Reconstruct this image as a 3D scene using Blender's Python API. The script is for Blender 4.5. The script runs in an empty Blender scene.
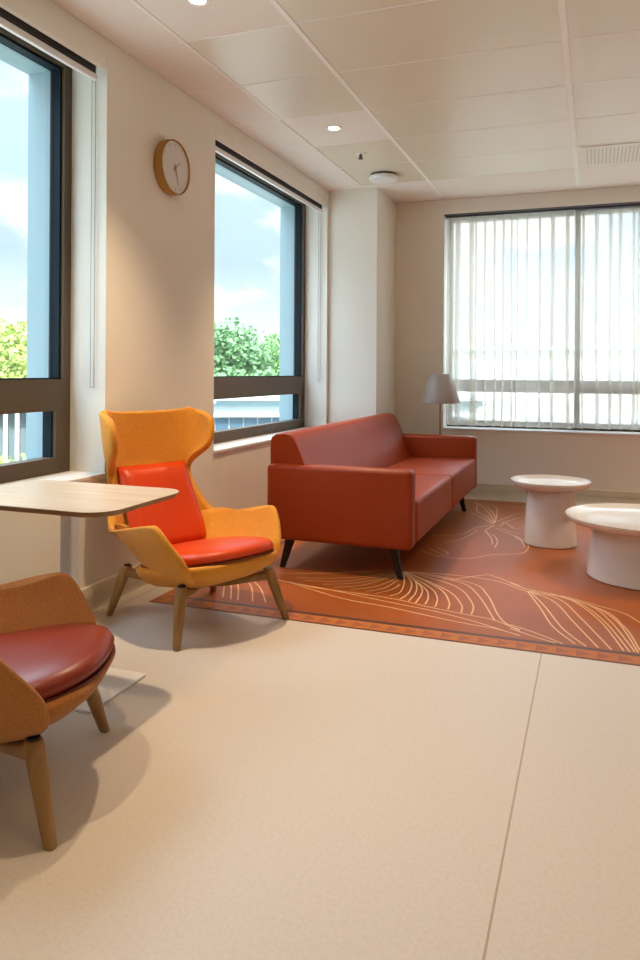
import bpy, bmesh, math, random
from mathutils import Vector, Matrix
from math import sin, cos, pi, radians, atan, tan
random.seed(7)
SC = bpy.context.scene
COL = SC.collection
XL, YB, XR, YF, CZ = -2.27, 7.04, 3.7, -2.2, 2.80

# ------------------------------------------------------------ materials
def new_mat(name):
    m = bpy.data.materials.new(name); m.use_nodes = True
    nt = m.node_tree
    return m, nt, nt.nodes['Principled BSDF']
def mat(name, col, rough=.5, metal=0, spec=.5, noise=None, bump=None, emit=None, coat=0, sheen=0):
    """noise=(scale, amount) mottles the colour, bump=(scale, strength)"""
    m, nt, b = new_mat(name)
    b.inputs['Base Color'].default_value = (*col, 1)
    b.inputs['Roughness'].default_value = rough
    b.inputs['Metallic'].default_value = metal
    b.inputs['Specular IOR Level'].default_value = spec
    b.inputs['Coat Weight'].default_value = coat
    b.inputs['Sheen Weight'].default_value = sheen
    tc = nt.nodes.new('ShaderNodeTexCoord')
    if noise:
        n = nt.nodes.new('ShaderNodeTexNoise'); n.inputs['Scale'].default_value = noise[0]; n.inputs['Detail'].default_value = 4
        nt.links.new(tc.outputs['Object'], n.inputs['Vector'])
        r = nt.nodes.new('ShaderNodeMapRange'); r.inputs['From Min'].default_value = .3; r.inputs['From Max'].default_value = .7
        r.inputs['To Min'].default_value = 1-noise[1]; r.inputs['To Max'].default_value = 1+noise[1]
        nt.links.new(n.outputs['Fac'], r.inputs['Value'])
        v = nt.nodes.new('ShaderNodeVectorMath'); v.operation = 'SCALE'; v.inputs[0].default_value = col
        nt.links.new(r.outputs['Result'], v.inputs['Scale']); nt.links.new(v.outputs['Vector'], b.inputs['Base Color'])
    if bump:
        n = nt.nodes.new('ShaderNodeTexNoise'); n.inputs['Scale'].default_value = bump[0]; n.inputs['Detail'].default_value = 3
        nt.links.new(tc.outputs['Object'], n.inputs['Vector'])
        bp = nt.nodes.new('ShaderNodeBump'); bp.inputs['Strength'].default_value = bump[1]; bp.inputs['Distance'].default_value = .004
        nt.links.new(n.outputs['Fac'], bp.inputs['Height']); nt.links.new(bp.outputs['Normal'], b.inputs['Normal'])
    if emit:
        b.inputs['Emission Color'].default_value = (*emit[0], 1); b.inputs['Emission Strength'].default_value = emit[1]
    return m
def wood(name, c1, c2, scale=(2, 30, 30), rough=.45):
    m, nt, b = new_mat(name)
    tc = nt.nodes.new('ShaderNodeTexCoord'); mp = nt.nodes.new('ShaderNodeMapping'); mp.inputs['Scale'].default_value = scale
    n = nt.nodes.new('ShaderNodeTexNoise'); n.inputs['Scale'].default_value = 1.5; n.inputs['Detail'].default_value = 6; n.inputs['Distortion'].default_value = .6
    cr = nt.nodes.new('ShaderNodeValToRGB'); cr.color_ramp.elements[0].position = .3; cr.color_ramp.elements[1].position = .7
    cr.color_ramp.elements[0].color = (*c1, 1); cr.color_ramp.elements[1].color = (*c2, 1)
    L = nt.links.new
    L(tc.outputs['Object'], mp.inputs['Vector']); L(mp.outputs['Vector'], n.inputs['Vector']); L(n.outputs['Fac'], cr.inputs['Fac'])
    L(cr.outputs['Color'], b.inputs['Base Color']); b.inputs['Roughness'].default_value = rough
    return m

M = {}
M['wall'] = mat('wall_paint', (.86, .83, .745), .75, noise=(1.3, .015), bump=(140, .12), spec=.25)
M['tile_matte'] = mat('plaster_tile', (.86, .80, .73), .8, spec=.2)
M['tile_satin'] = mat('satin_metal_tile', (.74, .67, .53), .36, spec=.55, noise=(.8, .03))
M['runner'] = mat('ceiling_runner', (.93, .90, .85), .5)
M['skirt'] = mat('skirting_linoleum', (.68, .61, .46), .5, noise=(60, .05))
M['white'] = mat('white_lacquer', (.82, .82, .82), .35)
M['gloss_white'] = mat('cream_white_lacquer', (.80, .765, .73), .16, coat=.25)
M['frame'] = mat('bronze_aluminium', (.10, .068, .038), .45, metal=.2)
M['gasket'] = mat('dark_navy_rebate', (.004, .012, .02), .6, spec=.2)
M['slot'] = mat('charcoal_screen_cloth', (.07, .07, .08), .8)
M['ext_jamb'] = mat('pale_blue_facade_panel', (.30, .42, .45), .5)
M['vent_slot'] = mat('vent_slot', (.58, .53, .46), .8)
M['cord'] = mat('grey_bead_cord', (.42, .43, .44), .5)
M['fabric'] = mat('mustard_orange_wool', (.74, .31, .035), .85, noise=(130, .10), bump=(420, .6), spec=.2, sheen=.15)
M['fabric2'] = mat('brown_orange_wool', (.46, .185, .05), .85, noise=(130, .12), bump=(420, .6), spec=.2, sheen=.15)
M['leather'] = mat('orange_red_leather', (.66, .055, .004), .38, spec=.4, noise=(5, .05), bump=(160, .10))
M['leather2'] = mat('brick_red_leather', (.24, .026, .010), .34, noise=(5, .05), bump=(160, .10))
M['sofa'] = mat('russet_leather', (.29, .037, .005), .42, spec=.35, noise=(4, .05), bump=(170, .12))
M['piping'] = mat('dark_seam', (.16, .03, .01), .6)
M['oak'] = wood('oiled_oak', (.27, .14, .045), (.40, .22, .08), (14, 14, 2.0))
M['oak_top'] = wood('pale_oak_top', (.50, .40, .29), (.62, .52, .40), (1.2, 16, 16), .32)
M['oak_edge'] = wood('oak_edge', (.24, .14, .06), (.32, .2, .09), (4, 4, 10))
M['black'] = mat('black_metal', (.006, .006, .006), .5)
M['shade'] = mat('grey_lacquered_shade', (.42, .37, .34), .42)
M['brass'] = mat('brushed_bronze_pole', (.35, .24, .13), .35, metal=.7)
M['clock_wood'] = wood('clock_wood', (.36, .17, .035), (.5, .26, .06), (3, 20, 20))
M['dial'] = mat('clock_dial', (.72, .70, .66), .5)
M['hand'] = mat('brass_hand', (.50, .27, .10), .4, metal=.3)
M['lens'] = mat('lamp_lens', (1, 1, 1), .4, emit=((1, .80, .55), 14))
M['rug_field'] = mat('terracotta_field', (.35, .088, .014), .42, spec=.4, noise=(1.6, .16), bump=(300, .1))
M['rug_border'] = mat('orange_border', (.48, .155, .035), .5, spec=.3, noise=(25, .10))
M['rug_tooth'] = mat('border_tooth', (.33, .085, .02), .5)
M['rug_dark'] = mat('dark_border_line', (.085, .03, .022), .45)
M['rug_line'] = mat('cream_line', (.78, .50, .26), .5)

# floor: cream linoleum with fine marbling and welded seams
m, nt, b = new_mat('cream_linoleum'); M['floor'] = m
tc = nt.nodes.new('ShaderNodeTexCoord'); L = nt.links.new
def tex(scale, det=4):
    n = nt.nodes.new('ShaderNodeTexNoise'); n.inputs['Scale'].default_value = scale; n.inputs['Detail'].default_value = det
    L(tc.outputs['Object'], n.inputs['Vector']); return n
n1, n2 = tex(95), tex(380, 2)
ad = nt.nodes.new('ShaderNodeMath'); ad.operation = 'ADD'; L(n1.outputs['Fac'], ad.inputs[0]); L(n2.outputs['Fac'], ad.inputs[1])
cr = nt.nodes.new('ShaderNodeValToRGB')
cr.color_ramp.elements[0].position = .38; cr.color_ramp.elements[0].color = (.63, .57, .505, 1)
cr.color_ramp.elements[1].position = .62; cr.color_ramp.elements[1].color = (.70, .645, .58, 1)
hf = nt.nodes.new('ShaderNodeMath'); hf.operation = 'MULTIPLY'; hf.inputs[1].default_value = .5
L(ad.outputs[0], hf.inputs[0]); L(hf.outputs[0], cr.inputs['Fac'])
sx = nt.nodes.new('ShaderNodeSeparateXYZ'); L(tc.outputs['Object'], sx.inputs[0])
def mth(op, a, bb):
    q = nt.nodes.new('ShaderNodeMath'); q.operation = op
    for i, v in enumerate((a, bb)):
        if v is None: continue
        if hasattr(v, 'default_value') and not isinstance(v, (int, float)): L(v, q.inputs[i])
        else: q.inputs[i].default_value = v
    return q.outputs[0]
mo = mth('PINGPONG', mth('ADD', sx.outputs[0], .2), 1.0)     # sheets two metres wide
seam = mth('LESS_THAN', mo, .0028)
mx = nt.nodes.new('ShaderNodeMix'); mx.data_type = 'RGBA'
L(seam, mx.inputs['Factor']); L(cr.outputs['Color'], mx.inputs['A']); mx.inputs['B'].default_value = (.43, .33, .26, 1)
L(mx.outputs['Result'], b.inputs['Base Color']); b.inputs['Roughness'].default_value = .42; b.inputs['Specular IOR Level'].default_value = .4

def glass_mat(name, tint, gloss):
    m = bpy.data.materials.new(name); m.use_nodes = True; nt = m.node_tree; nt.nodes.clear()
    o = nt.nodes.new('ShaderNodeOutputMaterial'); t = nt.nodes.new('ShaderNodeBsdfTransparent'); g = nt.nodes.new('ShaderNodeBsdfGlossy')
    g.inputs['Roughness'].default_value = .02; t.inputs['Color'].default_value = (*tint, 1)
    x = nt.nodes.new('ShaderNodeMixShader'); x.inputs[0].default_value = gloss
    nt.links.new(t.outputs[0], x.inputs[1]); nt.links.new(g.outputs[0], x.inputs[2]); nt.links.new(x.outputs[0], o.inputs[0])
    return m
M['glass'] = glass_mat('window_glass', (.93, .955, .96), .04)
# sheer voile: partly open weave, partly translucent thread
m = bpy.data.materials.new('sheer_voile'); m.use_nodes = True; nt = m.node_tree; nt.nodes.clear(); M['sheer'] = m
o = nt.nodes.new('ShaderNodeOutputMaterial'); t = nt.nodes.new('ShaderNodeBsdfTransparent'); tl = nt.nodes.new('ShaderNodeBsdfTranslucent'); d = nt.nodes.new('ShaderNodeBsdfDiffuse')
tl.inputs['Color'].default_value = (.80, .74, .64, 1); d.inputs['Color'].default_value = (.80, .73, .62, 1)
a = nt.nodes.new('ShaderNodeMixShader'); a.inputs[0].default_value = .40
b2 = nt.nodes.new('ShaderNodeMixShader'); b2.inputs[0].default_value = .50
nt.links.new(tl.outputs[0], a.inputs[1]); nt.links.new(d.outputs[0], a.inputs[2])
nt.links.new(t.outputs[0], b2.inputs[1]); nt.links.new(a.outputs[0], b2.inputs[2]); nt.links.new(b2.outputs[0], o.inputs[0])

# ------------------------------------------------------------ helpers
def link(name, me, m=None, parent=None, smooth=False):
    o = bpy.data.objects.new(name, me); COL.objects.link(o)
    if m: me.materials.append(m)
    if parent: o.parent = parent
    if smooth:
        for p in me.polygons: p.use_smooth = True
    return o
def from_bm(name, bm, m=None, parent=None, smooth=False, sharp=None):
    bmesh.ops.recalc_face_normals(bm, faces=bm.faces[:])
    me = bpy.data.meshes.new(name); bm.to_mesh(me); bm.free()
    o = link(name, me, m, parent, smooth)
    if sharp is not None and smooth:
        me.set_sharp_from_angle(angle=radians(sharp))
    return o
def box(bm, x0, x1, y0, y1, z0, z1, bev=0, seg=3, mi=0):
    r = bmesh.ops.create_cube(bm, size=1)
    vs = r['verts']
    for v in vs:
        v.co = Vector(((x0+x1)/2 + v.co.x*(x1-x0), (y0+y1)/2 + v.co.y*(y1-y0), (z0+z1)/2 + v.co.z*(z1-z0)))
    fs = {f for v in vs for f in v.link_faces}
    for f in fs: f.material_index = mi
    if bev:
        es = {e for v in vs for e in v.link_edges}
        g = bmesh.ops.bevel(bm, geom=list(es)+list(vs), offset=bev, segments=seg, profile=.5, affect='EDGES')
    return vs
def boxes(name, lst, m, parent=None, bev=0, smooth=False):
    bm = bmesh.new()
    for b in lst: box(bm, *b, bev=bev)
    return from_bm(name, bm, m, parent, smooth, 40)
def loft(bm, rings, cap=True, closed=True):
    R = [[bm.verts.new(p) for p in r] for r in rings]
    n = len(R[0])
    for a, b in zip(R, R[1:]):
        for i in range(n if closed else n-1):
            j = (i+1) % n
            bm.faces.new((a[i], a[j], b[j], b[i]))
    if cap:
        bm.faces.new(R[0][::-1]); bm.faces.new(R[-1])
    return R
def ring(r, z, n=48, cx=0, cy=0): return [(cx+r*cos(2*pi*i/n), cy+r*sin(2*pi*i/n), z) for i in range(n)]
def lathe(name, prof, m, parent=None, loc=(0, 0, 0), n=56, smooth=True, sharp=40):
    bm = bmesh.new(); loft(bm, [ring(max(r, .0005), z, n) for r, z in prof])
    o = from_bm(name, bm, m, parent, smooth, sharp); o.location = loc; return o
def sup(a, b, cx, z, n=2.6, k=64):
    out = []
    for i in range(k):
        t = 2*pi*i/k; c, s = cos(t), sin(t)
        out.append((cx + a*math.copysign(abs(c)**(2/n), c), b*math.copysign(abs(s)**(2/n), s), z))
    return out
def tube(bm, p0, p1, r0, r1, n=16):
    p0, p1 = Vector(p0), Vector(p1); d = (p1-p0).normalized()
    u = d.orthogonal().normalized(); v = d.cross(u)
    loft(bm, [[tuple(p + (u*cos(2*pi*i/n) + v*sin(2*pi*i/n))*r) for i in range(n)] for p, r in ((p0, r0), (p1, r1))])
def tubes(name, segs, m, parent=None, n=16):
    bm = bmesh.new()
    for s in segs: tube(bm, *s, n=n)
    return from_bm(name, bm, m, parent, True, 50)
def empty(name, loc, rz=0):
    o = bpy.data.objects.new(name, None); COL.objects.link(o); o.location = loc; o.rotation_euler = (0, 0, rz)
    o.empty_display_size = .1; return o
def tag(o, label, cat, group=None, kind=None):
    o['label'] = label; o['category'] = cat
    if group: o['group'] = group
    if kind: o['kind'] = kind
    return o
def struct(o): o['kind'] = 'structure'; return o
SKY = 2.0; EXPO = 0.45
RUG_LINES = [
[(-1.041,4.237),(-0.982,4.036),(-0.957,3.842),(-0.99,3.761)],
[(-1.041,4.237),(-0.946,4.05),(-0.912,3.86),(-0.927,3.723)],
[(-1.038,4.238),(-0.925,4.059),(-0.879,3.873),(-0.88,3.705)],
[(-1.038,4.238),(-0.881,3.992),(-0.844,3.848),(-0.84,3.692)],
[(-1.035,4.24),(-0.852,3.963),(-0.8,3.809),(-0.79,3.687)],
[(-1.032,4.24),(-0.822,3.975),(-0.753,3.809),(-0.735,3.667)],
[(-1.027,4.243),(-0.781,3.991),(-0.687,3.78),(-0.668,3.649)],
[(-1.021,4.245),(-0.733,3.969),(-0.621,3.753),(-0.599,3.62)],
[(-1.01,4.249),(-0.706,4.061),(-0.571,3.79),(-0.549,3.614)],
[(-0.999,4.253),(-0.698,4.148),(-0.57,3.955),(-0.434,3.571)],
[(-0.977,4.262),(-0.632,4.152),(-0.518,3.957),(-0.43,3.66),(-0.369,3.53),(-0.31,3.481)],
[(-1.046,4.245),(-0.767,4.276),(-0.57,4.263),(-0.464,4.218),(-0.369,4.132),(-0.259,4.058)],
[(-0.748,4.171),(-0.581,4.349),(-0.521,4.327),(-0.374,4.191)],
[(-1.705,3.838),(-1.565,3.798),(-1.369,3.752),(-0.98,3.72),(-0.754,3.649),(-0.547,3.599),(-0.429,3.567),(-0.309,3.467)],
[(-1.579,3.801),(-1.213,3.629),(-0.941,3.576),(-0.675,3.502),(-0.527,3.469),(-0.415,3.454),(-0.302,3.4)],
[(-1.697,3.82),(-1.309,3.744),(-0.962,3.655),(-0.744,3.603),(-0.536,3.525),(-0.377,3.44)],
[(-1.569,3.894),(-1.385,3.958),(-1.205,4.073),(-1.092,4.233)],
[(-1.508,3.865),(-1.312,3.921),(-1.156,4.07),(-1.081,4.191)],
[(-1.387,3.828),(-1.248,3.904),(-1.134,4.034),(-1.07,4.172)],
[(-1.306,3.799),(-1.184,3.887),(-1.102,4.047),(-1.06,4.153)],
[(-1.213,3.795),(-1.122,3.871),(-1.06,4.02),(-1.043,4.137)],
[(-1.131,3.787),(-1.056,3.877),(-1.029,4.033),(-1.022,4.1)],
[(-1.071,3.772),(-1.01,3.874),(-0.993,3.983)],
[(-1.681,3.954),(-1.42,4.057),(-1.111,4.259)],
[(-0.33,4.111),(-0.244,3.834),(-0.173,3.579),(-0.072,3.386)],
[(-0.319,4.115),(-0.227,3.875),(-0.129,3.567),(-0.027,3.371)],
[(-0.314,4.117),(-0.183,3.962),(-0.088,3.687),(0.022,3.372)],
[(-0.304,4.121),(-0.155,4.009),(-0.053,3.746),(0.074,3.368)],
[(-0.261,4.099),(-0.107,4.028),(0.028,3.747),(0.122,3.374)],
[(-0.21,4.1),(-0.057,3.976),(0.055,3.727),(0.145,3.371)],
[(-0.158,4.082),(-0.009,3.96),(0.081,3.737),(0.165,3.379)],
[(-0.127,4.057),(0.02,3.937),(0.116,3.721),(0.178,3.372)],
[(-0.127,4.057),(0.057,3.901),(0.133,3.698),(0.162,3.569),(0.186,3.399)],
[(-0.338,4.147),(-0.128,4.075),(0.03,3.975),(0.14,3.901),(0.206,3.786),(0.284,3.671)],
[(-0.432,4.234),(-0.338,4.147)],
[(-0.36,3.536),(-0.246,3.465),(-0.121,3.367)],
[(-0.354,3.48),(-0.215,3.396),(-0.137,3.361)],
[(-1.931,3.704),(-1.863,3.585),(-1.786,3.422)],
[(-1.9,3.716),(-1.819,3.582),(-1.732,3.406)],
[(-1.887,3.765),(-1.792,3.612),(-1.691,3.404)],
[(-1.853,3.801),(-1.726,3.638),(-1.614,3.416)],
[(-1.832,3.809),(-1.685,3.654),(-1.545,3.425)],
[(-1.024,6.808),(-0.866,6.444),(-0.74,5.982),(-0.735,5.817)],
[(-0.983,6.658),(-0.863,6.548),(-0.741,6.114),(-0.718,5.864)],
[(-0.959,6.614),(-0.917,6.324),(-0.802,6.089),(-0.738,5.898)],
[(-0.94,6.73),(-0.797,6.574),(-0.733,6.117),(-0.725,5.862)],
[(-0.951,6.214),(-0.848,6.071),(-0.74,5.856)],
[(-0.708,5.787),(-0.744,5.54),(-0.671,5.424),(-0.62,5.239),(-0.617,5.05)],
[(-0.744,5.54),(-0.672,5.319),(-0.641,5.134)],
[(-0.668,5.763),(-0.637,5.897),(-0.56,5.728),(-0.499,5.714)],
[(-0.645,5.694),(-0.545,5.583),(-0.487,5.569)],
[(-1.09,5.256),(-0.893,5.371),(-0.82,5.662),(-0.716,5.784)],
[(-0.967,5.068),(-0.866,5.208),(-0.804,5.553)],
[(-0.687,5.677),(-0.535,5.478),(-0.434,5.281),(-0.406,5.103),(-0.444,4.941),(-0.599,4.851),(-0.752,4.68),(-0.933,4.69),(-1.065,4.811)],
[(-0.535,5.478),(-0.463,5.302),(-0.428,5.125)],
[(-1.021,4.859),(-0.919,4.752),(-0.873,4.714)],
[(-0.976,4.907),(-0.91,4.843),(-0.866,4.745)],
[(-0.706,5.953),(-0.612,6.257),(-0.542,6.379)],
[(-0.667,5.885),(-0.569,6.139),(-0.527,6.2)]]

# ------------------------------------------------------------ room shell
WIN = [(-2.27, -.15), (.97, 3.09), (4.21, 6.33)]           # window spans on the left wall (Y)
ZS, ZH = .64, 2.72
XO = -2.71                                                  # outer face of the facade
bm = bmesh.new(); box(bm, XL-.02, XR, YF, YB, -.15, 0)
struct(from_bm('floor', bm, M['floor']))
wl = [(XO, XL, YF-.3, YB+.5, -.15, ZS), (XO, XL, YF-.3, YB+.5, ZH, 3.1)]
ys = [YF-.3, .97, 3.09, 4.21, 6.33, YB+.5]
for i in range(0, 6, 2): wl.append((XO, XL, ys[i], ys[i+1], ZS, ZH))
struct(boxes('wall_left', wl, M['wall']))
# column in the far left corner
struct(boxes('wall_column', [(XL, -1.815, 6.37, YB, 0, CZ)], M['wall']))
# far wall with the wide opening
BX0, BX1, BZ0, BZ1 = -1.355, 2.75, .62, 2.735
struct(boxes('wall_back', [(XL, BX0, YB, YB+.5, -.15, 3.1), (BX1, XR+.3, YB, YB+.5, -.15, 3.1),
                           (BX0, BX1, YB, YB+.5, -.15, BZ0), (BX0, BX1, YB, YB+.5, BZ1, 3.1)], M['wall']))
struct(boxes('wall_right', [(XR, XR+.3, YF-.3, YB, -.15, 3.1)], M['wall']))
struct(boxes('wall_front', [(XL, XR, YF-.3, YF, -.15, 3.1)], M['wall']))

# ceiling: tiles of 1.2 x 0.6 m between runners
bm = bmesh.new()
g = .003
xs = [XL, -1.925, -1.34, -.145, 1.05, 2.245, 3.44, XR]
yrow = [3.24+.61*k for k in range(-9, 6)]; yrow = [YF] + yrow + [YB]
random.seed(3)
for i in range(len(xs)-1):
    for j in range(len(yrow)-1):
        x0, x1, y0, y1 = xs[i], xs[i+1], yrow[j], yrow[j+1]
        if y1-y0 < .02: continue
        lightrow = any(abs((y0+y1)/2-c) < .1 for c in (-.725, 1.105, 2.935, 4.765))
        matte = (x1 <= -1.9) or (y0 > 6.2) or (x1 < -1.3 and lightrow)
        mi = 0 if matte else 1
        vs = [bm.verts.new(p) for p in ((x0+g, y0+g, CZ), (x1-g, y0+g, CZ), (x1-g, y1-g, CZ), (x0+g, y1-g, CZ))]
        vt = [bm.verts.new((v.co.x, v.co.y, CZ+.012)) for v in vs]
        f = bm.faces.new(vs[::-1]); f.material_index = mi
        for k in range(4):
            f = bm.faces.new((vs[k], vs[(k+1) % 4], vt[(k+1) % 4], vt[k])); f.material_index = mi
box(bm, XL, XR, YF, YB, CZ+.012, CZ+.25, mi=0)
c = from_bm('ceiling', bm); c.data.materials.append(M['tile_matte']); c.data.materials.append(M['tile_satin']); struct(c)
for k, (x, w, ya, yb) in enumerate([(-1.925, .018, YF, 4.44), (-1.34, .026, YF, 6.88), (-.145, .030, YF, 6.88), (1.05, .030, YF, 6.88), (2.245, .030, YF, 6.88)]):
    struct(boxes('trim_%d' % (k+1), [(x-w/2, x+w/2, ya, yb, CZ-.003, CZ+.004)], M['runner']))
struct(boxes('trim_6', [(XL, XR, y-.0045, y+.0045, CZ-.0015, CZ+.003) for y in yrow[1:-1]], M['runner']))

# skirting with a coved foot
def skirting(name, p0, p1, nx, ny):
    prof = [(0, 0), (.045, 0), (.028, .004), (.016, .014), (.012, .03), (.012, .078), (.018, .080), (.018, .13), (.014, .134), (0, .134)]
    bm = bmesh.new()
    loft(bm, [[(p[0]+nx*a, p[1]+ny*a, z) for a, z in prof] for p in (p0, p1)])
    struct(from_bm(name, bm, M['skirt']))
skirting('baseboard_left', (XL, YF), (XL, 6.37), 1, 0)
skirting('baseboard_back', (-1.815, YB), (XR, YB), 0, -1)
skirting('baseboard_column', (XL, 6.37), (-1.80, 6.37), 0, -1)
skirting('baseboard_pier', (-1.815, 6.36), (-1.815, YB), 1, 0)
skirting('baseboard_right', (XR, YF), (XR, YB), -1, 0)

# windows in the left wall
def left_window(n, y0, y1):
    xi, xo = -2.48, -2.57
    W = empty('window_%d' % n, (0, 0, 0)); struct(W)
    zt = ZH
    boxes('window_frame', [(xo, xi, y1-.055, y1, ZS, zt), (xo, xi, y0, y0+.055, ZS, zt),
                           (xo, xi, y0+.055, y1-.055, 2.668, zt), (xo, xi, y0+.055, y1-.055, .985, 1.118), (xo, xi, y0+.055, y1-.055, ZS, .70)], M['frame'], W)
    # opening casement below the transom
    boxes('casement', [(xo+.02, xi+.004, y1-.11, y1-.055, .70, .985), (xo+.02, xi+.004, y0+.055, y0+.11, .70, .985),
                       (xo+.02, xi+.004, y0+.11, y1-.11, .70, .735), (xo+.02, xi+.004, y0+.11, y1-.11, .965, .985)], M['frame'], W)
    boxes('rebate', [(xo+.015, xi-.018, y1-.066, y1-.0551, 1.1181, 2.6679), (xo+.015, xi-.018, y0+.0551, y0+.066, 1.1181, 2.6679),
                     (xo+.015, xi-.018, y0+.066, y1-.066, 2.655, 2.6679), (xo+.015, xi-.018, y0+.066, y1-.066, 1.1181, 1.126),
                     (xo+.02, xi-.018, y1-.118, y1-.1101, .7351, .9649), (xo+.02, xi-.018, y0+.1101, y0+.118, .7351, .9649)], M['gasket'], W)
    boxes('pane', [(xo+.028, xo+.034, y0+.066, y1-.066, 1.126, 2.655)], M['glass'], W)
    boxes('pane', [(xo+.034, xo+.040, y0+.118, y1-.118, .735, .965)], M['glass'], W)
    # outside lining of the opening
    boxes('outer_jamb', [(XO, xo, y1-.05, y1, ZS, zt)], M['ext_jamb'], W)
    boxes('outer_jamb', [(XO, xo, y0, y0+.05, ZS, zt)], M['ext_jamb'], W)
    boxes('outer_head', [(XO, xo, y0+.05, y1-.05, 2.665, zt)], M['ext_jamb'], W)
    boxes('outer_sill', [(XO-.03, xo, y0+.05, y1-.05, ZS, .665)], M['ext_jamb'], W)
    boxes('inner_sill', [(xi+.005, XL+.012, y0+.001, y1-.001, ZS, ZS+.018)], M['white'], W, bev=.003)
    return W
left_window(1, .97, 3.09); left_window(2, 4.21, 6.33)

def roller_blind(y0, y1, label, proud, zc=1.08):
    B = empty('roller_blind', (XL-.03, (y0+y1)/2, ZH))
    def bb(n, lst, m, **k):
        o = boxes(n, [(a-B.location.x, b-B.location.x, c-B.location.y, d-B.location.y, e-B.location.z, f-B.location.z) for a, b, c, d, e, f in lst], m, B, **k); return o
    bb('fascia', [(XL-.012, XL+proud, y0+.002, y1-.022, 2.642, ZH-.002)], M['wall'], bev=.004)
    bb('screen_cloth', [(XL-.040, XL-.038, y0+.02, y1-.04, 2.61, ZH-.05)], M['slot'])
    bb('hem_bar', [(XL-.048, XL-.026, y0+.02, y1-.04, 2.585, 2.615)], M['white'], bev=.003)
    r = .026
    t = tubes('roller_tube', [((0-.02, y0+.03-B.location.y, -.035), (0-.02, y1-.04-B.location.y, -.035), r, r)], M['slot'], B)
    x = XL-.058
    segs = [((x-dx-B.location.x, y1-.012-B.location.y, 2.68-ZH), (x-dx-B.location.x, y1-.012-B.location.y, zc-ZH), .0022, .0022) for dx in (0, .022)]
    segs.append(((x-B.location.x, y1-.012-B.location.y, zc-ZH), (x-.022-B.location.x, y1-.012-B.location.y, zc-ZH), .0022, .0022))
    tubes('pull_cord', segs, M['cord'], B, n=8)
    return tag(B, label, 'blind', 'rolled-up blinds over the left windows')
roller_blind(.97, 3.09, 'rolled-up roller blind at the head of the near left window, beside the wall clock', .014)
roller_blind(4.21, 6.33, 'rolled-up roller blind at the head of the far left window, above the sofa', .002)

# far window
W = empty('window_3', (0, 0, 0)); struct(W)
y0, y1 = YB+.24, YB+.36
fr = [(BX0, BX0+.035, y0, y1, BZ0, BZ1), (BX1-.06, BX1, y0, y1, BZ0, BZ1), (BX0+.035, BX1-.06, y0, y1, 2.64, BZ1), (BX0+.035, BX1-.06, y0, y1, BZ0, .70)]
mull = [-.15, 1.20]
for x, hw in ((-.15, .022), (1.20, .035)): fr.append((x-hw, x+hw, y0, y1, .70, 2.64))
edges = [BX0+.035, -.172, -.128, 1.165, 1.235, BX1-.06]
for k in range(0, 6, 2): fr.append((edges[k], edges[k+1], y0, y1, .975, 1.095))
boxes('window_frame', fr, M['frame'], W)
for k in range(0, 6, 2):
    boxes('pane', [(edges[k], edges[k+1], y0+.05, y0+.056, 1.095, 2.64)], M['glass'], W)
    boxes('pane', [(edges[k], edges[k+1], y0+.05, y0+.056, .70, .975)], M['glass'], W)
    tubes('window_handle', [((edges[k]+.12, y0-.012, 1.04), (edges[k]+.20, y0-.012, 1.04), .008, .007), ((edges[k]+.12, y0, 1.04), (edges[k]+.12, y0-.016, 1.04), .009, .009)], M['black'], W, n=10)
boxes('inner_sill', [(BX0+.001, BX1-.001, YB-.014, y0-.002, BZ0, BZ0+.018)], M['white'], W, bev=.003)
struct(boxes('trim_7', [(BX0-.012, BX1, YB-.010, YB+.004, 2.662, BZ1+.0)], M['wall'], bev=.002))
struct(boxes('trim_8', [(BX0-.004, BX0+.010, YB-.004, YB+.010, BZ0+.018, 2.66)], M['white'], bev=.002))

# sheer curtains: folded cloth hung from a track
def curtain(x0, x1, seed, dy, label):
    rnd = random.Random(seed)
    knots = []; x = x0
    while True:
        lam = rnd.uniform(.045, .12)
        if x+lam > x1: break
        knots.append((x, lam, rnd.uniform(.014, .034), rnd.uniform(.8, 1.7))); x += lam
    top, bot = 2.645, .66
    cols = []
    for x, lam, amp, ov in knots:
        for q in range(12):
            t = q/12
            # cloth doubles back on itself near every pleat
            xx = x + lam*t - ov*lam*.30*sin(2*pi*t)*(1 if ov > .7 else .3)
            yy = amp*cos(2*pi*t)
            cols.append((xx, yy, lam))
    nz = 14
    bm = bmesh.new(); V = []
    for k in range(nz+1):
        f = k/nz; z = top + (bot-top)*f
        s = .55 + .45*min(1, f*3)
        row = []
        for i, (xx, yy, lam) in enumerate(cols):
            sway = .006*sin(3*f + i*.21) + .004*sin(7*f+i*.05)
            row.append(bm.verts.new((xx + sway*f*1.3, YB+.105 + dy + yy*s, z + (.004*sin(i*.5) if k == nz else 0))))
        V.append(row)
    for a, b in zip(V, V[1:]):
        for i in range(len(a)-1): bm.faces.new((a[i], a[i+1], b[i+1], b[i]))
    o = from_bm('sheer_curtain', bm, M['sheer'], None, True)
    return tag(o, label, 'curtain', 'sheer curtains at the far window')
curtain(BX0+.035, -.10, 5, 0, 'white sheer curtain on the left half of the far window, behind the lamp')
curtain(-.175, BX1-.03, 9, .072, 'white sheer curtain on the right half of the far window, behind the low tables')
tr = boxes('curtain_track', [(BX0+.01, BX1-.01, YB+.09, YB+.20, 2.645, 2.67), (BX0+.01, BX1-.01, YB+.002, YB+.05, 2.655, 2.69)], M['slot'])
tag(tr, 'dark curtain track along the head of the far window', 'curtain track')

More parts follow.
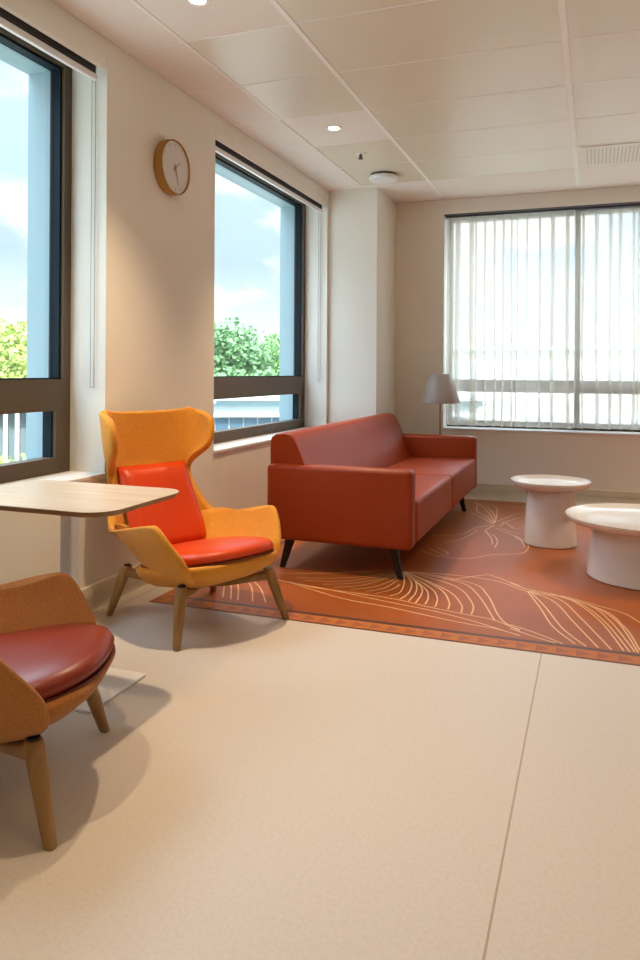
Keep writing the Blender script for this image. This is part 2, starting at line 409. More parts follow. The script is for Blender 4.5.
# ------------------------------------------------------------ rug
RX0, RX1, RY0, RY1 = -2.10, 2.6, 3.225, 6.90
RT = .0015
FZ = .0032
def rug():
    bm = bmesh.new()
    box(bm, RX0, RX1, RY0, RY1, .0002, RT, mi=0)
    def strip(x0, x1, ya, yb, z, mi):
        f = bm.faces.new([bm.verts.new(p) for p in ((x0, ya, z), (x1, ya, z), (x1, yb, z), (x0, yb, z))]); f.material_index = mi
    bw, dw = .105, .03
    # border band, then dark line, inside it the field
    for (x0, x1, ya, yb) in ((RX0, RX1, RY0, RY0+bw), (RX0, RX1, RY1-bw, RY1), (RX0, RX0+bw, RY0+bw, RY1-bw), (RX1-bw, RX1, RY0+bw, RY1-bw)):
        strip(x0, x1, ya, yb, RT+.0002, 1)
    i0 = bw
    for (x0, x1, ya, yb) in ((RX0+i0, RX1-i0, RY0+i0, RY0+i0+dw), (RX0+i0, RX1-i0, RY1-i0-dw, RY1-i0), (RX0+i0, RX0+i0+dw, RY0+i0+dw, RY1-i0-dw), (RX1-i0-dw, RX1-i0, RY0+i0+dw, RY1-i0-dw)):
        strip(x0, x1, ya, yb, RT+.0002, 3)
    strip(RX0, RX1, RY0, RY0+.012, RT+.0004, 3)
    # teeth along the border
    def tri(a, b_, c_, mi=2):
        f = bm.faces.new([bm.verts.new((*p, RT+.0005)) for p in (a, b_, c_)]); f.material_index = mi
    n = 58; w = (RX1-RX0)/n
    for k in range(n):
        x = RX0+k*w
        for ya, yb in ((RY0+.018, RY0+bw-.012), (RY1-.018, RY1-bw+.012)):
            tri((x+.01, ya), (x+w*.8, (ya+yb)/2), (x+.01, yb)); 
    n = 46; w = (RY1-RY0)/n
    for k in range(1, n-1):
        y = RY0+k*w
        for xa, xb in ((RX0+.018, RX0+bw-.012), (RX1-.018, RX1-bw+.012)):
            tri((xa, y+.01), ((xa+xb)/2, y+w*.8), (xb, y+.01))
    # woven line drawing: each line is a narrow ribbon
    def ribbon(pts, wd, z):
        P = [Vector((p[0], p[1])) for p in pts]
        Q = []
        for i in range(len(P)-1):                        # Catmull-Rom through the points
            p0 = P[max(i-1, 0)]; p1 = P[i]; p2 = P[i+1]; p3 = P[min(i+2, len(P)-1)]
            for s in range(8):
                t = s/8
                Q.append(.5*((2*p1)+(p2-p0)*t+(2*p0-5*p1+4*p2-p3)*t*t+(3*p1-p0-3*p2+p3)*t**3))
        Q.append(P[-1])
        Q = [q for q in Q if RX0+.14 < q.x < RX1-.14 and RY0+.14 < q.y < RY1-.12]
        if len(Q) < 2: return
        prev = None
        for i, q in enumerate(Q):
            d = (Q[min(i+1, len(Q)-1)]-Q[max(i-1, 0)])
            if d.length < 1e-6: continue
            d.normalize(); nrm = Vector((-d.y, d.x))*wd/2
            cur = (bm.verts.new((q.x+nrm.x, q.y+nrm.y, z)), bm.verts.new((q.x-nrm.x, q.y-nrm.y, z)))
            if prev:
                f = bm.faces.new((prev[0], prev[1], cur[1], cur[0])); f.material_index = 4
            prev = cur
    for k, l in enumerate(RUG_LINES): ribbon(l, .0075, RT+.0006+k*.000004)
    # the drawing carries on to the right of the low tables: same leaf motif turned round
    for k, l in enumerate(RUG_LINES[:16]+RUG_LINES[24:34]):
        ribbon([(1.05-(p[0]+.6)*.9, 10.15-p[1]) for p in l], .0095, RT+.0010+k*.000004)
    bm.normal_update()
    for f in bm.faces:
        if f.normal.z < -.5 and f.calc_center_median().z > RT: f.normal_flip()
    me = bpy.data.meshes.new('patterned_rug'); bm.to_mesh(me); bm.free()
    o = link('patterned_rug', me)
    for k in ('rug_field', 'rug_border', 'rug_tooth', 'rug_dark', 'rug_line'): me.materials.append(M[k])
    tag(o, 'terracotta rug with cream line drawing and toothed orange border under the sofa', 'rug')
rug()

# ------------------------------------------------------------ sofa
def sofa():
    S = empty('sofa', (-1.36, 5.18, FZ))
    ox, oy, oz = S.location
    def rb(name, b, m, bev, parent=S, seg=4, mod=None):
        bm = bmesh.new(); box(bm, b[0]-ox, b[1]-ox, b[2]-oy, b[3]-oy, b[4]-oz, b[5]-oz, bev=bev, seg=seg)
        if mod: mod(bm)
        return from_bm(name, bm, m, parent, True, 60)
    y0, y1 = 3.98, 6.42
    ym = (y0+y1)/2
    # arms lean very slightly outward at the front
    rb('arm', (-1.80, -.93, y0, y0+.115, .185, .625), M['sofa'], .030)
    rb('arm', (-1.80, -.93, y1-.115, y1, .185, .625), M['sofa'], .030)
    rb('base', (-1.78, -.955, y0+.10, y1-.10, .19, .27), M['sofa'], .012)
    for a, b_ in ((y0+.117, ym-.001), (ym+.001, y1-.117)):
        bm = bmesh.new()
        n = 10
        box(bm, -1.62-ox, -.925-ox, a-oy, b_-oy, .20-oz, .435-oz)
        bmesh.ops.bevel(bm, geom=bm.edges[:]+bm.verts[:], offset=.028, segments=4, profile=.5, affect='EDGES')
        for v in bm.verts:                       # cushion is a little higher in front
            wx, wz = v.co.x+ox, v.co.z+oz
            if wz > .38: v.co.z += .012*max(0, min(1, (wx+1.5)/.5))
        from_bm('seat_cushion', bm, M['sofa'], S, True, 60)
    prof = [(-1.770, .30), (-1.788, .50), (-1.790, .745), (-1.782, .778), (-1.755, .797), (-1.70, .803), (-1.665, .797), (-1.640, .775), (-1.615, .73), (-1.54, .56), (-1.475, .44), (-1.47, .30)]
    for i, (a, b_) in enumerate(((y0+.035, ym-.0015), (ym+.0015, y1-.035))):
        bm = bmesh.new()
        cx = sum(p[0] for p in prof)/len(prof); cz = sum(p[1] for p in prof)/len(prof)
        rings = []
        for dy, s in ((0, .975), (.004, .988), (.012, .997), (.024, 1)):
            rings.append((a+dy, s))
        rings += [(b_-dy, s) for dy, s in ((.016, 1), (.008, .999), (.003, .996), (0, .991))] if i == 0 else [(b_-dy, s) for dy, s in ((.024, 1), (.012, .997), (.004, .988), (0, .975))]
        if i == 1: rings[:4] = [(a+dy, s) for dy, s in ((0, .991), (.003, .996), (.008, .999), (.016, 1))]
        loft(bm, [[(cx+(x-cx)*s-ox, y-oy, cz+(z-cz)*s-oz) for x, z in prof] for y, s in rings])
        from_bm('backrest', bm, M['sofa'], S, True, 55)
    for sy, yy in ((-1, 4.085), (1, 6.27)):
        for tx, fx in ((-1.68, -1.735), (-1.06, -1.015)):
            bm = bmesh.new()
            def sq(x, y, z, a): return [(x-a-ox, y-a*.7-oy, z-oz), (x+a-ox, y-a*.7-oy, z-oz), (x+a-ox, y+a*.7-oy, z-oz), (x-a-ox, y+a*.7-oy, z-oz)]
            loft(bm, [sq(tx, yy, .19, .026), sq(fx, yy, FZ, .015)])
            from_bm('leg', bm, M['black'], S)
    tag(S, 'russet red leather two-seat sofa with black tapered legs on the terracotta rug', 'sofa')
sofa()

# ------------------------------------------------------------ wing armchair
def lean(x, y, z): return (x-.17*(z-.4), y, z+.17*x)
def armchair(loc, rz, fab, lea, label, swivel=0):
    C = empty('armchair', loc, rz)
    rows = [(.190, -.150, .215, .205), (.205, -.170, .240, .232), (.230, -.190, .258, .262), (.262, -.21, .264, .280), (.304, -.235, .262, .300), (.345, -.262, .246, .320), (.386, -.285, .222, .343), (.425, -.305, .196, .358), (.448, -.315, .170, .365),
            (.461, -.32, .120, .363), (.467, -.322, .03, .356), (.472, -.324, -.09, .342), (.480, -.328, -.19, .328), (.50, -.335, -.25, .31), (.55, -.352, -.292, .283), (.62, -.37, -.316, .256), (.685, -.383, -.332, .246), (.715, -.386, -.328, .247),
            (.742, -.389, -.300, .256), (.766, -.391, -.248, .272), (.79, -.390, -.205, .290), (.82, -.387, -.180, .302), (.87, -.383, -.168, .310), (.91, -.378, -.166, .313), (.95, -.373, -.175, .313), (.98, -.368, -.190, .311), (1.003, -.364, -.215, .307), (1.018, -.36, -.262, .298)]
    bm = bmesh.new(); K = 40; R = []
    for z, xb, xf, w in rows:
        r = []
        for i in range(K+1):
            th = (i/K*2-1)*pi/2; s, c = sin(th), max(0, cos(th)); e = 2/3.0
            x_ = xf-(xf-xb)*c**e
            za = max(0, min(1, (z-.36)/.08))*max(0, min(1, (.56-z)/.08))      # arm rail climbs towards its front
            zt = max(0, min(1, (z-.90)/.13))                                    # top rim stays level
            r.append(bm.verts.new(lean(x_, w*math.copysign(abs(s)**e, s), z + .12*(x_+.04)*za - .17*(x_-xb)*zt)))
        R.append(r)
    for a, b in zip(R, R[1:]):
        for i in range(K): bm.faces.new((a[i], a[i+1], b[i+1], b[i]))
    bmesh.ops.recalc_face_normals(bm, faces=bm.faces[:])
    me = bpy.data.meshes.new('shell'); bm.to_mesh(me); bm.free()
    sh = link('shell', me, fab, C, True)
    # which way do the normals point? keep them outwards so the wall thickens inwards
    f = me.polygons[len(me.polygons)//2]
    if f.normal.x*(f.center.x) < 0 and abs(f.normal.x) > .3 or (abs(f.normal.x) <= .3 and f.normal.y*f.center.y < 0): me.flip_normals()
    so = sh.modifiers.new('thickness', 'SOLIDIFY'); so.thickness = .040; so.offset = -1
    sb = sh.modifiers.new('round', 'SUBSURF'); sb.levels = 1; sb.render_levels = 2
    # upholstered seat pan closing the shell below
    bm = bmesh.new()
    pan = [(.172, .12, .10, 0), (.176, .17, .15, 0), (.188, .215, .195, .01), (.210, .258, .235, .024), (.238, .290, .262, .038), (.262, .304, .276, .046), (.278, .300, .275, .046), (.283, .29, .265, .046)]
    loft(bm, [[lean(*p) for p in sup(a, b_, cx, z, 3.2)] for z, a, b_, cx in pan])
    from_bm('seat_pan', bm, fab, C, True, 60)
    # leather seat cushion, domed and rounded at the front
    bm = bmesh.new()
    cu = [(.280, .26, .235, .045), (.284, .285, .258, .05), (.295, .300, .270, .055), (.312, .304, .273, .057), (.328, .297, .267, .054), (.339, .280, .250, .048), (.347, .24, .21, .04), (.351, .15, .14, .03), (.352, .03, .03, .03)]
    loft(bm, [[lean(*p) for p in sup(a, b_, cx, z, 2.5)] for z, a, b_, cx in cu])
    sc = from_bm('seat_cushion', bm, lea, C, True, 70)
    bm = bmesh.new()
    loft(bm, [[lean(*p) for p in sup(a, b_, cx, z, 2.5)] for z, a, b_, cx in [(.2815, .29, .262, .052), (.2815, .303, .272, .056), (.2885, .303, .272, .056), (.2885, .29, .262, .052)]])
    from_bm('seat_seam', bm, M['piping'], C)
    # leather back cushion following the shell
    bm = bmesh.new()
    nz, ny = 14, 12
    def bc(u, v, d):      # u across -1..1, v up 0..1, d depth outwards
        z = .325+.42*v; hw = .213-.020*v
        xb = -.222-.128*v
        edge = (1-abs(u)**6)**.5*(1-abs(2*v-1)**8)**.5
        x = xb + d*(.012+.046*edge) + .022*abs(u)**2.5
        return lean(x, u*hw*1.02, z)
    F = [[bm.verts.new(bc(-1+2*i/ny, k/nz, 1)) for i in range(ny+1)] for k in range(nz+1)]
    G = [[bm.verts.new(bc(-1+2*i/ny, k/nz, 0)) for i in range(ny+1)] for k in range(nz+1)]
    for k in range(nz):
        for i in range(ny):
            bm.faces.new((F[k][i], F[k][i+1], F[k+1][i+1], F[k+1][i])); bm.faces.new((G[k][i], G[k+1][i], G[k+1][i+1], G[k][i+1]))
    for k in range(nz):
        for i in (0, ny): bm.faces.new((F[k][i], F[k+1][i], G[k+1][i], G[k][i]))
    for i in range(ny):
        for k in (0, nz): bm.faces.new((F[k][i], F[k][i+1], G[k][i+1], G[k][i]))
    b_ = from_bm('back_cushion', bm, lea, C, True, 60)
    # turned oak legs on spokes from a swivel hub
    tubes('swivel_hub', [((0, 0, .165), (0, 0, .185), .05, .06)], M['black'], C, n=24)
    for a in (45+swivel, 135+swivel, 225+swivel, 315+swivel):
        ca, sa = cos(radians(a)), sin(radians(a))
        kn = .335; ft = .420
        bm = bmesh.new()
        def sect(r, z, hw, hh):      # cross-section facing along the spoke
            out = []
            for i in range(16):
                t = 2*pi*i/16
                yy = hw*math.copysign(abs(cos(t))**.7, cos(t)); zz = hh*math.copysign(abs(sin(t))**.7, sin(t))
                out.append((r*ca - yy*sa, r*sa + yy*ca, z+zz))
            return out
        loft(bm, [sect(.03, .158, .024, .015), sect(.15, .168, .022, .016), sect(.26, .190, .021, .019), sect(kn+.008, .208, .021, .023)])
        sp = from_bm('spoke', bm, M['oak'], C, True, 50)
        bm = bmesh.new()
        def fr(t, r):
            R_ = kn+(ft-kn)*t; z = .238*(1-t)+.0005*t
            return [((R_+r*cos(2*pi*i/20))*ca - r*sin(2*pi*i/20)*sa, (R_+r*cos(2*pi*i/20))*sa + r*sin(2*pi*i/20)*ca, z) for i in range(20)]
        loft(bm, [fr(0, .021), fr(.02, .0245), fr(.1, .026), fr(.35, .025), (fr(.7, .0205)), fr(.985, .0165), fr(1, .014)])
        lg = from_bm('leg', bm, M['oak'], C, True, 60)
        cp = tubes('leg_cap', [((kn*ca, kn*sa, .2382), (kn*ca, kn*sa, .244), .018, .016)], M['black'] if a > 200 else M['cord'], C)
        cp.parent = lg
    return tag(C, label, 'armchair')
armchair((-1.755, 3.105, .0025), radians(-23), M['fabric'], M['leather'], 'mustard orange wing armchair with bright red leather cushions, between side table and rug', -4)
armchair((-1.63, 1.63, 0), radians(24), M['fabric2'], M['leather2'], 'brown-orange armchair with brick red leather seat nearest the camera, cut by the left edge')

# ------------------------------------------------------------ pedestal table by the window
def plate(bm, x0, x1, y0, y1, z, r, n=10):
    pts = []
    for cx, cy, a0 in ((x1-r, y1-r, 0), (x0+r, y1-r, 90), (x0+r, y0+r, 180), (x1-r, y0+r, 270)):
        for k in range(n+1):
            a = radians(a0+90*k/n); pts.append((cx+r*cos(a), cy+r*sin(a), z))
    return pts
def side_table():
    T = empty('pedestal_table', (-1.82, 2.27, 0)); ox, oy = T.location[:2]
    x0, x1, y0, y1 = -2.19-ox, -1.455-ox, 1.975-oy, 2.505-oy
    bm = bmesh.new()
    e = .012
    loft(bm, [plate(bm, x0+e, x1-e, y0+e, y1-e, .6905, .09), plate(bm, x0+.001, x1-.001, y0+.001, y1-.001, .7045, .10), plate(bm, x0, x1, y0, y1, .7095, .10)])
    top = from_bm('table_top', bm)
    top.parent = T; top.data.materials.append(M['oak_edge']); top.data.materials.append(M['oak_top'])
    for p in top.data.polygons:
        if p.normal.z > .5: p.material_index = 1
    bm = bmesh.new(); box(bm, -.026, .026, -.026, .026, .010, .684, bev=.008)
    from_bm('column', bm, M['white'], T, True, 50)
    bm = bmesh.new(); loft(bm, [plate(bm, -.16, .16, -.12, .12, .683, .03), plate(bm, -.16, .16, -.12, .12, .6903, .03)])
    from_bm('mounting_plate', bm, M['white'], T)
    bm = bmesh.new(); loft(bm, [plate(bm, -.225, .225, -.17, .17, .001, .012), plate(bm, -.225, .225, -.17, .17, .009, .012), plate(bm, -.223, .223, -.168, .168, .0105, .011)])
    from_bm('base_plate', bm, M['white'], T)
    tag(T, 'oak-topped side table on a white pedestal between the two armchairs', 'side table')
side_table()

# ------------------------------------------------------------ low round tables
def low_table(loc, R, H, r0, r1, label):
    T = empty('low_table', loc)
    lathe('tray_top', [(.001, H-.030), (R*.80, H-.030), (R*.88, H-.024), (R*.955, H-.010), (R*.985, H-.001), (R*.998, H+.001), (R, H-.006), (R*.985, H-.020), (R*.93, H-.036), (R*.82, H-.050), (r0*1.05, H-.060), (r0*.9, H-.061)], M['gloss_white'], T, n=96)
    lathe('pedestal', [(.001, H-.0615), (r0*.97, H-.0615), (r0, H-.066), (r0*1.005, H-.12), (r1*.985, .05), (r1, .012), (r1, .004), (r1-.006, .0), (.001, .0)], M['gloss_white'], T, n=96)
    tag(T, label, 'table', 'round cream pedestal tables on the rug')
low_table((-.277, 5.32, FZ), .262, .43, .158, .176, 'smaller taller round cream pedestal table on the rug near the sofa')
low_table((.265, 4.63, FZ), .422, .345, .275, .302, 'wider lower round cream pedestal table cut by the right edge')

# ------------------------------------------------------------ floor lamp
Lm = empty('floor_lamp', (-1.30, 6.66, FZ))
lathe('lamp_base', [(.001, 0), (.125, 0), (.13, .004), (.13, .010), (.12, .014), (.012, .018), (.001, .018)], M['brass'], Lm)
tubes('pole', [((0, 0, .016), (0, 0, 1.00), .0075, .0075)], M['brass'], Lm)
lathe('lamp_shade', [(.178, .885), (.1785, .887), (.095, 1.142), (.088, 1.146), (.02, 1.146), (.02, 1.143), (.086, 1.142), (.092, 1.138), (.1755, .887), (.178, .885)], M['shade'], Lm, sharp=50)
tubes('lamp_holder', [((0, 0, 1.0), (0, 0, 1.142), .02, .02)], M['white'], Lm)
tag(Lm, 'slim bronze floor lamp with grey conical shade standing behind the sofa', 'lamp')

# ------------------------------------------------------------ wall clock
K = empty('wall_clock', (XL, 3.655, 2.31)); K.rotation_euler = (0, radians(90), 0)
# local z points into the room, local x points down, local y along the wall
lathe('case', [(.001, .001), (.150, .001), (.1535, .006), (.1535, .052), (.151, .056), (.147, .056), (.146, .046), (.001, .046)], M['clock_wood'], K, n=72)
lathe('dial', [(.001, .0462), (.1455, .0462), (.1455, .0468), (.001, .0472)], M['dial'], K, n=72)
for h in range(12):
    a = radians(30*h); r0, r1 = .118, .130
    tubes('hour_mark', [((r0*cos(a), r0*sin(a), .0475), (r1*cos(a), r1*sin(a), .0475), .0012, .0012)], M['hand'], K, n=6)
def hand(name, deg, ln, w, z):
    a = radians(deg); bm = bmesh.new()       # clockwise from twelve as seen from the room
    d = Vector((-cos(a), sin(a), 0)); s = Vector((d.y, -d.x, 0))*w
    bs = -d*.02
    vs = [bs+s, bs-s, d*ln-s*.5, d*ln+s*.5]
    loft(bm, [[(p.x, p.y, z) for p in vs], [(p.x, p.y, z+.0012) for p in vs]])
    from_bm(name, bm, M['hand'], K)
hand('hour_hand', 52, .062, .0042, .0480); hand('minute_hand', 162, .098, .0032, .0495)
lathe('hand_pin', [(.001, .0474), (.008, .0474), (.007, .053), (.001, .0535)], M['hand'], K, n=20)
tag(K, 'round wall clock with pale dial and wooden rim between the left windows', 'clock')

# ------------------------------------------------------------ ceiling fittings
def downlight(x, y, label, power):
    D = empty('downlight', (x, y, CZ))
    lathe('trim_ring', [(.036, -.002), (.044, -.006), (.052, -.005), (.054, -.0005), (.036, -.0005)], M['runner'], D, n=32)
    lathe('lens', [(.001, -.0035), (.036, -.0035), (.036, -.001), (.001, -.001)], M['lens'], D, n=32)
    tag(D, label, 'ceiling light', 'recessed ceiling downlights')
    ld = bpy.data.lights.new('downlight_beam', 'SPOT'); ld.energy = power; ld.color = (1, .74, .47); ld.spot_size = radians(SPOT_DEG); ld.spot_blend = 1; ld.shadow_soft_size = .035
    lo = bpy.data.objects.new('downlight_beam', ld); COL.objects.link(lo); lo.location = (0, 0, -.02); lo.parent = D
SPOT_DEG = 84
P1 = 125
downlight(-1.65, 2.89, 'round recessed downlight at the top edge, above the wing armchair', P1)
downlight(-1.65, 4.72, 'round recessed downlight in the matte tile in front of the far left window', P1)
for x, y in ((-1.65, 1.08), (-1.65, -.74), (.45, 2.89), (.45, 1.08), (.45, -.74), (.75, 4.72), (2.3, 4.72), (2.3, 2.89), (2.3, 1.08), (1.6, 6.4)):
    downlight(x, y, 'round recessed downlight beyond the picture', 110 if y > 4 else 60)

S = empty('sprinkler', (-1.65, 5.33, CZ+.001))
lathe('escutcheon', [(.001, .0), (.045, .0), (.040, -.006), (.010, -.009), (.001, -.009)], M['runner'], S, n=24)
tubes('nozzle', [((0, 0, -.008), (0, 0, -.040), .008, .006), ((-.012, 0, -.014), (-.008, 0, -.042), .002, .002), ((.012, 0, -.014), (.008, 0, -.042), .002, .002)], M['frame'], S, n=10)
lathe('deflector', [(.001, -.042), (.020, -.042), (.020, -.045), (.001, -.045)], M['frame'], S, n=16)
tag(S, 'small metal sprinkler head hanging from the ceiling near the round disc', 'sprinkler')
S = empty('smoke_detector', (-1.65, 5.97, CZ))
lathe('mounting_ring', [(.001, -.0005), (.105, -.0005), (.105, -.016), (.001, -.016)], M['slot'], S, n=48)
lathe('cover', [(.001, -.016), (.112, -.016), (.120, -.022), (.120, -.040), (.112, -.050), (.09, -.054), (.001, -.055)], M['white'], S, n=48)
tag(S, 'round white disc fixture on the ceiling before the corner column', 'smoke detector')
V = empty('ceiling_vent', (.46, 5.985, CZ))
bm = bmesh.new(); 
box(bm, -.56, .56, -.27, .27, -.004, -.001)
from_bm('face_plate', bm, M['tile_satin'], V)
bm = bmesh.new()
for i in range(40):
    x = -.52+i*.0267
    box(bm, x-.004, x+.004, -.22, .22, -.0050, -.0041)
from_bm('slots', bm, M['vent_slot'], V)
tag(V, 'slotted air vent panel in the ceiling at the right edge, near the far window', 'vent')

# ------------------------------------------------------------ outside
GZ = -9.0
M['leaf1'] = mat('leaf_green', (.19, .34, .10), .6, noise=(.8, .3))
M['leaf2'] = mat('leaf_yellow_green', (.38, .46, .10), .6, noise=(.8, .25))
M['leaf3'] = mat('leaf_deep_green', (.15, .28, .11), .6, noise=(.8, .3))
M['bark'] = mat('bark', (.14, .10, .07), .9)
M['paving'] = mat('distant_paving', (.30, .30, .27), .9, noise=(.2, .3))  # grey paving, greyed so the ground bounces no green light indoors
M['cladding'] = mat('white_cladding', (.60, .64, .63), .6)
M['bluepane'] = mat('blue_grey_glazing', (.08, .15, .20), .3)
M['greywall'] = mat('grey_wall', (.26, .32, .33), .7)
M['pale'] = mat('cream_render', (.80, .78, .72), .7)
bm = bmesh.new(); box(bm, -140, 140, -60, 200, GZ-.5, GZ)
struct(from_bm('ground', bm, M['paving']))

def leaf_mesh(name, m, seed, n, rx, rz):
    rnd = random.Random(seed); verts = []; faces = []
    lobes = []
    for k in range(26):
        a = rnd.uniform(0, 2*pi); e = rnd.uniform(-.5, 1)
        q = math.sqrt(max(0, 1-e*e*.9))*rnd.uniform(.35, .85)
        lobes.append((rx*q*cos(a), rx*q*sin(a), rz*e*.72, rnd.uniform(.26, .42)*rx))
    for i in range(n):
        lx, ly, lz, lr = lobes[i % len(lobes)]
        v = Vector((rnd.gauss(0, 1), rnd.gauss(0, 1), rnd.gauss(0, 1))).normalized()*lr*(rnd.random()**.33)
        p = Vector((lx, ly, lz))+v
        s = rnd.uniform(.06, .125)*rx/3
        d1 = Vector((rnd.gauss(0, 1), rnd.gauss(0, 1), rnd.gauss(0, .6))).normalized()*s; d2 = d1.orthogonal().normalized()*s*.7
        b = len(verts); verts += [p-d1, p+d2, p+d1, p-d2]; faces.append((b, b+1, b+2, b+3))
    me = bpy.data.meshes.new(name); me.from_pydata(verts, [], faces); me.materials.append(m); return me
protoA = [leaf_mesh('crown', M['leaf1'], 1, 15000, 4.2, 3.8), leaf_mesh('crown', M['leaf2'], 2, 15000, 3.6, 3.4), leaf_mesh('crown', M['leaf3'], 3, 15000, 4.3, 4.0)]
def polar(deg, D): a = radians(deg); return D*sin(a), D*cos(a)     # bearing from +Y, negative is left
def tree(x, y, ztop, kind, sc, label):
    T = empty('tree', (x, y, GZ))
    cz = ztop-GZ-3.6*sc
    cr = bpy.data.objects.new('crown', protoA[kind]); COL.objects.link(cr); cr.parent = T; cr.location = (0, 0, cz); cr.scale = (sc, sc, sc)
    tubes('trunk', [((0, 0, 0), (.1, 0, cz*.7), .32*sc, .2*sc), ((.1, 0, cz*.7), (-.5, .3, cz+1.0), .18*sc, .08*sc), ((.1, 0, cz*.65), (.9, -.4, cz+.6), .15*sc, .06*sc)], M['bark'], T, n=10)
    tag(T, label, 'tree', 'trees outside the left windows')
tree(*polar(-27.6, 44), 3.3, 2, 1.0, 'deep green tree in the left half of the far left window, beyond the white roof')
tree(*polar(-22.4, 57), 3.9, 0, 1.0, 'mid green tree at the right of the far left window, by its jamb')
tree(*polar(-25.2, 72), 3.6, 1, 1.1, 'distant yellow-green tree between the two greener ones in the far left window')
tree(*polar(-35.5, 52), 3.4, 0, 1.0, 'mid green tree hidden by the wall between the left windows')
tree(*polar(-43.0, 24), 2.9, 1, .75, 'tall yellow-green tree above the transom of the near left window')
tree(*polar(-39.5, 35), 2.9, 0, .70, 'green tree behind the jamb of the near left window')
tree(*polar(-50.5, 31), 3.2, 0, .75, 'green tree just beyond the left edge, outside the near left window')
tree(*polar(-43.4, 10), .17, 1, .30, 'bright yellow-green treetop low in the near left window')

def facing(name, deg, D, label):
    B = empty(name, (*polar(deg, D), GZ), radians(-deg)); return tag(B, label, 'building')
B = facing('flat_roof_building', -27, 27, 'white flat-roofed building with blue glazing below the far left window')
def bx(n, lst, m, parent): return boxes(n, lst, m, parent)
H = .42-GZ
bx('wall', [(-13, 9, 0, 8, 0, H-.9)], M['pale'], B)
bx('roof', [(-13.4, 9.4, -.7, 8.4, H-.30, H)], M['cladding'], B)
bx('gutter', [(-13.2, 9.2, -.45, -.05, H-.52, H-.30)], M['ext_jamb'], B)
bx('fascia', [(-13.1, 9.1, -.30, 8, H-.90, H-.52)], M['cladding'], B)
for k in range(42):
    bx('window', [(-12.8+k*.51, -12.34+k*.51, -.06, -.01, H-2.6, H-.95)], M['bluepane'], B)
B = facing('louvred_building', -44, 15, 'white building with vertical louvres low in the near left window')
H = .50-GZ
bx('wall', [(-6, 4, .2, 2.6, 0, H)], M['greywall'], B)
bm = bmesh.new()
for k in range(50): box(bm, -6+k*.2, -5.93+k*.2, -.10, .2, H-4, H)
from_bm('louvres', bm, M['cladding'], B)
bx('roof', [(-6.2, 4.2, -.2, 2.8, H, H+.12)], M['cladding'], B)
B = facing('pale_building', 8, 48, 'pale cream building behind the sheer curtains of the far window')
H = 2.6-GZ
bx('wall', [(-24, 26, 0, 10, 0, H)], M['pale'], B)
bx('roof', [(-24.3, 26.3, -.4, 10.4, H, H+.25)], M['cladding'], B)
for r in range(3):
    for k in range(9):
        bx('window', [(-22+k*5.3, -19.2+k*5.3, -.05, .01, H-2.3-r*3.3, H-.9-r*3.3)], M['cladding'], B)

# ------------------------------------------------------------ sun and sky
sd = bpy.data.lights.new('sun', 'SUN'); sd.energy = 3.6; sd.color = (1, .95, .86); sd.angle = radians(.6)
so = bpy.data.objects.new('sun', sd); COL.objects.link(so); so.rotation_euler = (radians(42), 0, radians(38))
w = bpy.data.worlds.new('sky'); SC.world = w; w.use_nodes = True; nt = w.node_tree; nt.nodes.clear(); L = nt.links.new
o = nt.nodes.new('ShaderNodeOutputWorld'); bg = nt.nodes.new('ShaderNodeBackground'); tc = nt.nodes.new('ShaderNodeTexCoord')
sp = nt.nodes.new('ShaderNodeSeparateXYZ'); L(tc.outputs['Generated'], sp.inputs[0])
gr = nt.nodes.new('ShaderNodeValToRGB'); L(sp.outputs['Z'], gr.inputs['Fac'])
e = gr.color_ramp.elements; e[0].position = 0; e[0].color = (.54, .57, .60, 1); e[1].position = .60; e[1].color = (2.7, 3.3, 3.9, 1)
m1 = e.new(.14); m1.color = (.30, .385, .47, 1); m1 = e.new(.40); m1.color = (.36, .47, .62, 1)
mp = nt.nodes.new('ShaderNodeMapping'); mp.inputs['Scale'].default_value = (1, 1, 2.6); mp.inputs['Location'].default_value = (.35, .1, .0)
L(tc.outputs['Generated'], mp.inputs['Vector'])
cn = nt.nodes.new('ShaderNodeTexNoise'); cn.inputs['Scale'].default_value = 4.2; cn.inputs['Detail'].default_value = 6; cn.inputs['Roughness'].default_value = .55
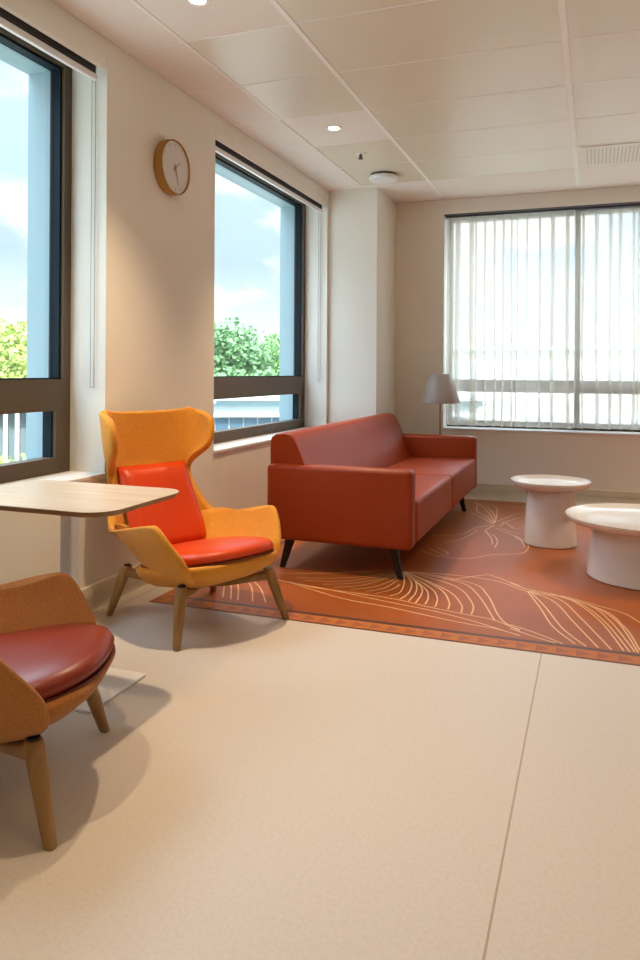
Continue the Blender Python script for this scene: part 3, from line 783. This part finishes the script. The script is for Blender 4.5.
L(mp.outputs['Vector'], cn.inputs['Vector'])
cr = nt.nodes.new('ShaderNodeValToRGB'); cr.color_ramp.elements[0].position = .49; cr.color_ramp.elements[0].color = (0, 0, 0, 1); cr.color_ramp.elements[1].position = .60; cr.color_ramp.elements[1].color = (1, 1, 1, 1)
L(cn.outputs['Fac'], cr.inputs['Fac'])
mx = nt.nodes.new('ShaderNodeMix'); mx.data_type = 'RGBA'; L(cr.outputs['Color'], mx.inputs['Factor']); L(gr.outputs['Color'], mx.inputs['A']); mx.inputs['B'].default_value = (.50, .50, .50, 1)
# sky made brighter on the far window's side, added to light the room
boost = nt.nodes.new('ShaderNodeMapRange'); boost.interpolation_type = 'SMOOTHSTEP'; boost.inputs['From Min'].default_value = -.36; boost.inputs['From Max'].default_value = -.18
boost.inputs['To Min'].default_value = 1.0; boost.inputs['To Max'].default_value = 1.45; L(sp.outputs['X'], boost.inputs['Value'])
vm = nt.nodes.new('ShaderNodeVectorMath'); vm.operation = 'SCALE'; L(mx.outputs['Result'], vm.inputs[0]); L(boost.outputs['Result'], vm.inputs['Scale'])
L(vm.outputs['Vector'], bg.inputs['Color']); bg.inputs['Strength'].default_value = SKY
L(bg.outputs[0], o.inputs[0])

# ------------------------------------------------------------ camera
F = 745.0; YAW = atan(274.5/F); ROLL = radians(.35)
cd = bpy.data.cameras.new('camera'); co = bpy.data.objects.new('camera', cd); COL.objects.link(co); SC.camera = co
cd.sensor_fit = 'VERTICAL'; cd.sensor_height = 36; cd.lens = 36*F/960
HY = 373-274.5*tan(ROLL)
cd.shift_y = -(480-HY)/960; cd.shift_x = 0
co.location = (0, 0, 1.166)
co.rotation_euler = (Matrix.Rotation(YAW, 3, 'Z') @ Matrix.Rotation(radians(90), 3, 'X') @ Matrix.Rotation(ROLL, 3, 'Z')).to_euler()
cd.clip_start = .05; cd.clip_end = 500
vs = SC.view_settings; vs.view_transform = 'Standard'; vs.look = 'None'; vs.exposure = EXPO; vs.gamma = 1; vs.use_curve_mapping = False
